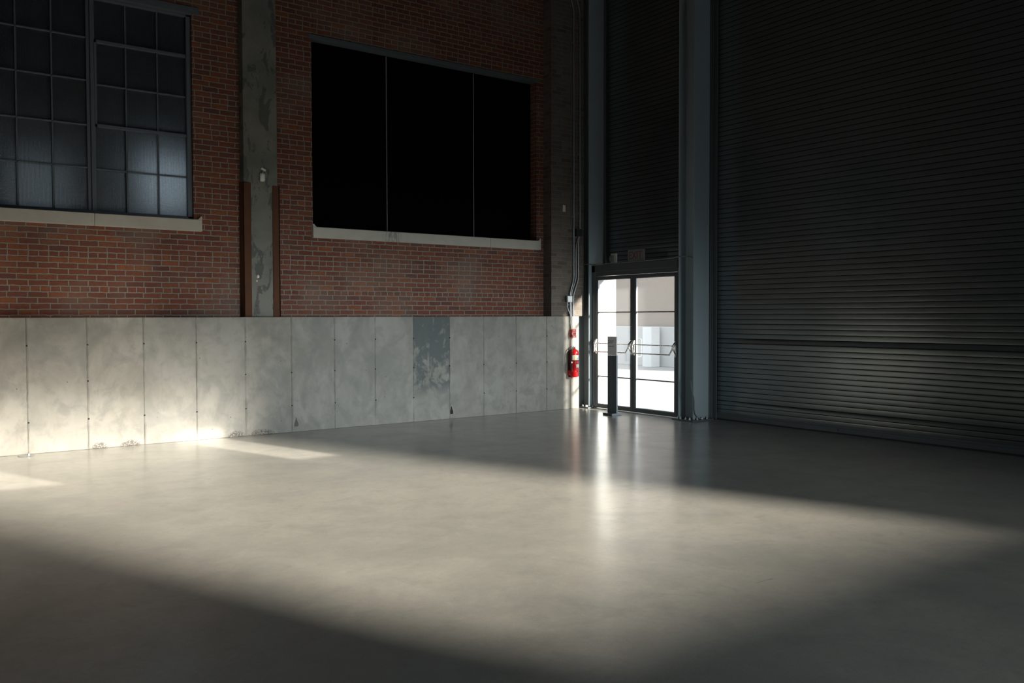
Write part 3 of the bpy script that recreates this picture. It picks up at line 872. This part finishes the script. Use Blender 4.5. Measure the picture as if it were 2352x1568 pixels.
# ------------------------------------------------------------------ exit sign and detector over the door
ex = empty('exit_sign', (-0.37, -1.13, 2.48), 'unlit white exit sign standing on the door head', 'sign')
MB().box(-0.385, -0.335, -1.315, -0.955, 2.492, 2.700, 0.006, 2).build('housing', 'exitface', ex)
MB().box(-0.375, -0.345, -1.18, -1.09, 2.478, 2.494).build('mounting_foot', 'galv_dark', ex)
fc = bpy.data.curves.new('exit_letters', 'FONT')
fc.body = 'EXIT'; fc.size = 0.185; fc.extrude = 0.001; fc.align_x = 'CENTER'; fc.align_y = 'CENTER'
fo = bpy.data.objects.new('exit_letters', fc); COL.objects.link(fo)
fc.materials.append(M['exitred'])
fc.space_character = 0.95
me_ = bpy.data.meshes.new_from_object(fo)
bpy.data.objects.remove(fo)
me_.transform(Matrix(((0, 0, -1, -0.3862), (-0.85, 0, 0, -1.135), (0, 1, 0, 2.597), (0, 0, 0, 1))))
fo = bpy.data.objects.new('exit_lettering', me_); COL.objects.link(fo)
fo.parent = ex; fo.matrix_parent_inverse = Matrix.Translation(-ex.location)

dt = empty('wall_sounder', (-0.36, -0.56, 2.48), 'small cream box on a stub above the left glass door leaf', 'sounder box')
MB().box(-0.360, -0.340, -0.655, -0.515, 2.508, 2.665, 0.004, 2).build('back_box', 'offwhite', dt)
m = MB(); m.prism([(-0.36, 2.635), (-0.36, 2.525), (-0.385, 2.530), (-0.395, 2.55), (-0.395, 2.61), (-0.385, 2.63)], 1, -0.60, -0.515)
m.build('front_cover', 'exitface', dt)
m = MB(); m.tube([(-0.352, -0.60, 2.476), (-0.352, -0.60, 2.510)], 0.008, 10); m.build('stub_pipe', 'cable', dt)

# ------------------------------------------------------------------ conduits on the corner pilaster
def conduit(pts, r, label, straps=()):
    m = MB(); m.tube(bend_path(pts, 0.05), r, 12)
    o = m.build('conduit_pipe', 'galv', None, True)
    tag(o, label, 'conduit', 'galvanised conduits in the corner')
    for z in straps:
        # the strap sits on a straight run: find x there
        x = None
        for a, b in zip(pts[:-1], pts[1:]):
            if min(a[2], b[2]) <= z <= max(a[2], b[2]): x = a[0] + (b[0]-a[0])*(z-a[2])/(b[2]-a[2]); y = a[1]
        g = MB().box(x-0.028, x+0.022, 0.018, 0.026, z-0.012, z+0.012, 0.002, 1)
        g.tube([(x, y, z-0.012), (x, y, z+0.012)], r+0.0025, 12)
        g.build('pipe_strap', 'galv', o)
    return o
yc = 0.008
conduit([(-0.88, yc, 7.25), (-0.742, yc, 6.85), (-0.742, yc, 2.25), (-0.825, yc, 2.01), (-0.825, yc, 1.602)], 0.0125,
        'galvanised conduit furthest from the steel column, running full height', (6.3, 3.32, 1.8))
conduit([(-0.735, yc, 7.25), (-0.605, yc, 6.85), (-0.605, yc, 3.11)], 0.0125, 'galvanised conduit dropping from above into the dark junction box', (6.2, 4.4, 3.38))
conduit([(-0.632, yc, 2.985), (-0.695, yc, 2.80), (-0.695, yc, 2.25), (-0.793, yc, 2.01), (-0.793, yc, 1.602)], 0.0115,
        'thin galvanised conduit, middle of three below the dark box', ())
conduit([(-0.610, yc, 2.985), (-0.640, yc, 2.90), (-0.640, yc, 2.25), (-0.752, yc, 1.97), (-0.752, yc, 1.602)], 0.0125,
        'galvanised conduit below the dark box, nearest the steel column', (1.85,))
jb = tag(MB().box(-0.705, -0.578, -0.03, 0.029, 2.985, 3.110, 0.004, 1).build('junction_box', 'galv_dark'), 'dark square junction box high on the corner conduits', 'junction box')
jb2 = empty('junction_box', (-0.87, 0.0, 1.84), 'pale grey junction box just above the concrete ledge', 'junction box')
MB().box(-0.925, -0.818, -0.048, -0.003, 1.842, 1.952, 0.005, 2).build('box_body', 'galv', jb2)
MB().box(-0.920, -0.823, -0.052, -0.048, 1.847, 1.947, 0.002, 1).build('box_cover', 'galv', jb2)
m = MB(); m.tube(smooth_path([(-0.905, -0.012, 1.842), (-0.905, -0.012, 1.79), (-0.885, -0.014, 1.71), (-0.848, -0.022, 1.63), (-0.840, -0.022, 1.56), (-0.838, -0.018, 1.48), (-0.822, -0.020, 1.372)], 6), 0.0085, 10)
fp = m.build('feed_pipe', 'galv', None, True)
tag(fp, 'curved pipe dropping from the pale box to the red alarm point', 'conduit')
g = MB().box(-0.862, -0.818, -0.006, 0.0, 1.470, 1.494); g.tube([(-0.838, -0.018, 1.472), (-0.838, -0.018, 1.492)], 0.0115, 12); g.build('pipe_strap', 'galv', fp)
tag(MB().box(-0.975, -0.915, 0.018, 0.029, 3.39, 3.505, 0.004, 1).build('blank_plate', 'offwhite'), 'small blank plate on the brick pilaster in the corner', 'plate')

# ------------------------------------------------------------------ red alarm pull station
pu = empty('fire_alarm_pull_station', (-0.80, 0, 1.23), 'red fire alarm pull station on the concrete wall end', 'fire alarm')
MB().box(-0.842, -0.758, -0.058, -0.0005, 1.236, 1.372, 0.004, 2).build('housing', 'red_alarm', pu)
MB().box(-0.846, -0.756, -0.078, -0.056, 1.328, 1.374, 0.003, 1).build('upper_cover', 'red_alarm', pu)
MB().box(-0.846, -0.756, -0.078, -0.056, 1.234, 1.276, 0.003, 1).build('lower_cover', 'red_alarm', pu)
m = MB()
for b in ((-0.846, -0.756, 1.322, 1.328), (-0.846, -0.756, 1.276, 1.282), (-0.846, -0.839, 1.276, 1.328), (-0.763, -0.756, 1.276, 1.328)):
    m.box(b[0], b[1], -0.080, -0.056, b[2], b[3])
m.build('white_trim', 'white', pu)
m = MB(); m.prism([(-0.818, 1.366), (-0.784, 1.366), (-0.801, 1.338)], 1, -0.0795, -0.0775); m.build('arrow_mark', 'white', pu)
MB().box(-0.826, -0.790, -0.0795, -0.0775, 1.245, 1.262).build('white_label', 'label', pu)
MB().box(-0.828, -0.774, -0.070, -0.056, 1.290, 1.300, 0.002, 1).build('pull_handle', 'red_alarm', pu)

# ------------------------------------------------------------------ fire extinguisher
fx, fy, fr = -0.812, -0.092, 0.074
fe = empty('fire_extinguisher', (fx, fy, 0.555), 'red fire extinguisher hung on the end of the concrete wall', 'fire extinguisher')
m = MB(); m.lathe(fx, fy, [(fr*0.9, 0.562), (fr, 0.575), (fr, 0.965), (fr*0.97, 0.985), (fr*0.84, 1.008), (fr*0.58, 1.025), (fr*0.33, 1.034), (fr*0.30, 1.045)], 36)
m.build('cylinder', 'red', fe, True)
m = MB(); m.lathe(fx, fy, [(0.018, 1.044), (0.021, 1.05), (0.021, 1.072), (0.014, 1.078)], 16); m.box(fx-0.03, fx+0.03, fy-0.013, fy+0.013, 1.058, 1.078, 0.004, 2)
m.build('valve', 'chrome', fe, True)
m = MB()
m.prism([(fx-0.020, 1.080), (fx+0.055, 1.098), (fx+0.060, 1.106), (fx+0.040, 1.106), (fx-0.022, 1.092)], 1, fy-0.011, fy+0.011)
m.build('upper_lever', 'chrome', fe)
m = MB(); m.prism([(fx-0.018, 1.062), (fx+0.070, 1.058), (fx+0.075, 1.064), (fx+0.02, 1.076), (fx-0.018, 1.076)], 1, fy-0.010, fy+0.010)
m.build('carry_handle', 'chrome', fe)
m = MB(); m.tube([(fx, fy-0.016, 1.062), (fx, fy-0.032, 1.062)], 0.014, 16); m.build('pressure_gauge', 'white', fe)
m = MB(); m.tube(smooth_path([(fx-0.020, fy-0.005, 1.066), (fx-0.052, fy-0.012, 1.056), (fx-0.078, fy-0.030, 1.005), (fx-0.088, fy-0.034, 0.93), (fx-0.088, fy-0.030, 0.86), (fx-0.084, fy-0.026, 0.80)], 6), 0.0085, 10)
m.build('hose', 'rubber', fe, True)
m = MB(); m.tube([(fx-0.084, fy-0.026, 0.805), (fx-0.082, fy-0.024, 0.77), (fx-0.080, fy-0.024, 0.66)], [0.011, 0.009, 0.014], 12); m.build('nozzle', 'rubber', fe, True)
m = MB(); m.lathe(fx-0.084, fy-0.026, [(0.010, 0.795), (0.015, 0.80), (0.015, 0.82), (0.010, 0.825)], 12); m.build('hose_clip', 'white', fe, True)
A0, A1 = math.radians(-200), math.radians(20)
m = MB(); m.arc(fx, fy, fr-0.001, fr+0.0012, math.radians(-178), math.radians(0), 0.848, 0.935, 30); m.build('instruction_label', 'label', fe)
m = MB(); m.arc(fx, fy, fr, fr+0.0020, math.radians(-132), math.radians(-118), 0.852, 0.930, 6); m.build('yellow_stripe', 'yellow', fe)
m = MB()
for z in (0.862, 0.874, 0.886): m.arc(fx, fy, fr, fr+0.0018, math.radians(-105), math.radians(-60), z, z+0.003, 6)
m.build('label_print', 'print', fe)
m = MB(); m.arc(fx, fy, fr-0.001, fr+0.0012, math.radians(-105), math.radians(-30), 0.722, 0.776, 16); m.build('service_tag', 'label', fe)
m = MB(); m.arc(fx, fy, fr-0.001, fr+0.0030, A0, A1, 0.830, 0.842, 30); m.build('rubber_strap', 'rubber', fe)
for z in (0.940, 0.650):
    m = MB(); m.arc(fx, fy, fr-0.001, fr+0.0040, A0, A1, z, z+0.016, 30)
    m.box(fx+0.0, fx+0.03, fy-fr-0.012, fy-fr-0.002, z-0.004, z+0.020, 0.002, 1)
    m.build('bracket_band', 'red', fe)
m = MB(); m.box(fx-0.018, fx+0.018, -0.018, -0.0005, 0.575, 1.02, 0.002, 1)
m.box(fx-0.062, fx+0.062, fy-0.005, -0.0005, 0.549, 0.562, 0.003, 1)
m.build('wall_bracket', 'red', fe)
m = MB(); m.box(fx-0.082, fx-0.045, fy+0.010, -0.0005, 0.585, 0.675, 0.003, 1); m.build('nozzle_holder', 'red', fe)

# ------------------------------------------------------------------ sign stand
ss = empty('sign_stand', (-0.895, -1.13, 0), 'slim free-standing sign post in front of the glass doors', 'sign stand')
MB().box(-1.000, -0.785, -1.245, -1.025, 0.002, 0.036, 0.002, 1).build('base_plate', 'signpost', ss)
MB().box(-0.999, -0.786, -1.2465, -1.2448, 0.003, 0.035).build('base_edge', 'signedge', ss)
MB().box(-0.900, -0.876, -1.240, -1.030, 0.036, 0.968, 0.001, 1).build('post', 'signpost', ss)
MB().box(-0.899, -0.872, -1.2425, -1.2405, 0.036, 0.966).build('post_edge', 'signedge', ss)
MB().box(-0.900, -0.884, -1.240, -1.030, 0.970, 1.270, 0.001, 1).build('sign_face', 'signface', ss)
rr = random.Random(3)
for z, words_ in ((1.198, (0.034, 0.030, 0.050)), (1.170, (0.032, 0.022, 0.040)), (1.112, (0.014, 0.062, 0.044))):
    y = -1.042
    m = MB()
    for w in words_:
        yy = y
        while yy > y-w:
            ww = rr.uniform(0.004, 0.007)
            m.box(-0.9012, -0.8998, yy-ww, yy, z-0.0045, z+rr.choice((0.0045, 0.0075)))
            yy -= ww+0.0022
        y -= w+0.008
    m.build('printed_line', 'print', ss)

# ------------------------------------------------------------------ small things on the floor
m = MB()
m.lathe(-9.10, -0.115, [(0.085, 0.0), (0.088, 0.004), (0.080, 0.006)], 20)
m.tube([(-9.07, -0.085, 0.004), (-9.07, -0.085, 0.022)], 0.016, 6)
o = m.build('floor_cover_plate', 'galv'); tag(o, 'small round metal cover plate on the floor against the concrete wall', 'cover plate')

# ------------------------------------------------------------------ yard outside the doors
struct(MB().box(0.25, 40, -40, 40, -0.25, -0.03).build('ground_yard', 'pavement'), 'pale concrete yard outside the doors')
tag(MB().box(10.0, 16.0, 2.0, 16.0, -0.03, 7.0, 0.02, 1).build('tan_building', 'tan'), 'tan building seen blurred through the right door leaf', 'building')
tag(MB().box(9.70, 9.95, 3.0, 16.0, -0.03, 1.26, 0.02, 1).build('yard_parapet', 'pale'), 'low pale parapet outside, behind the glass doors', 'parapet')
tag(MB().box(9.20, 9.60, 8.05, 8.45, -0.03, 1.25, 0.02, 1).build('white_pier', 'whitewall'), 'low white pier outside, seen through the right door leaf', 'pier')
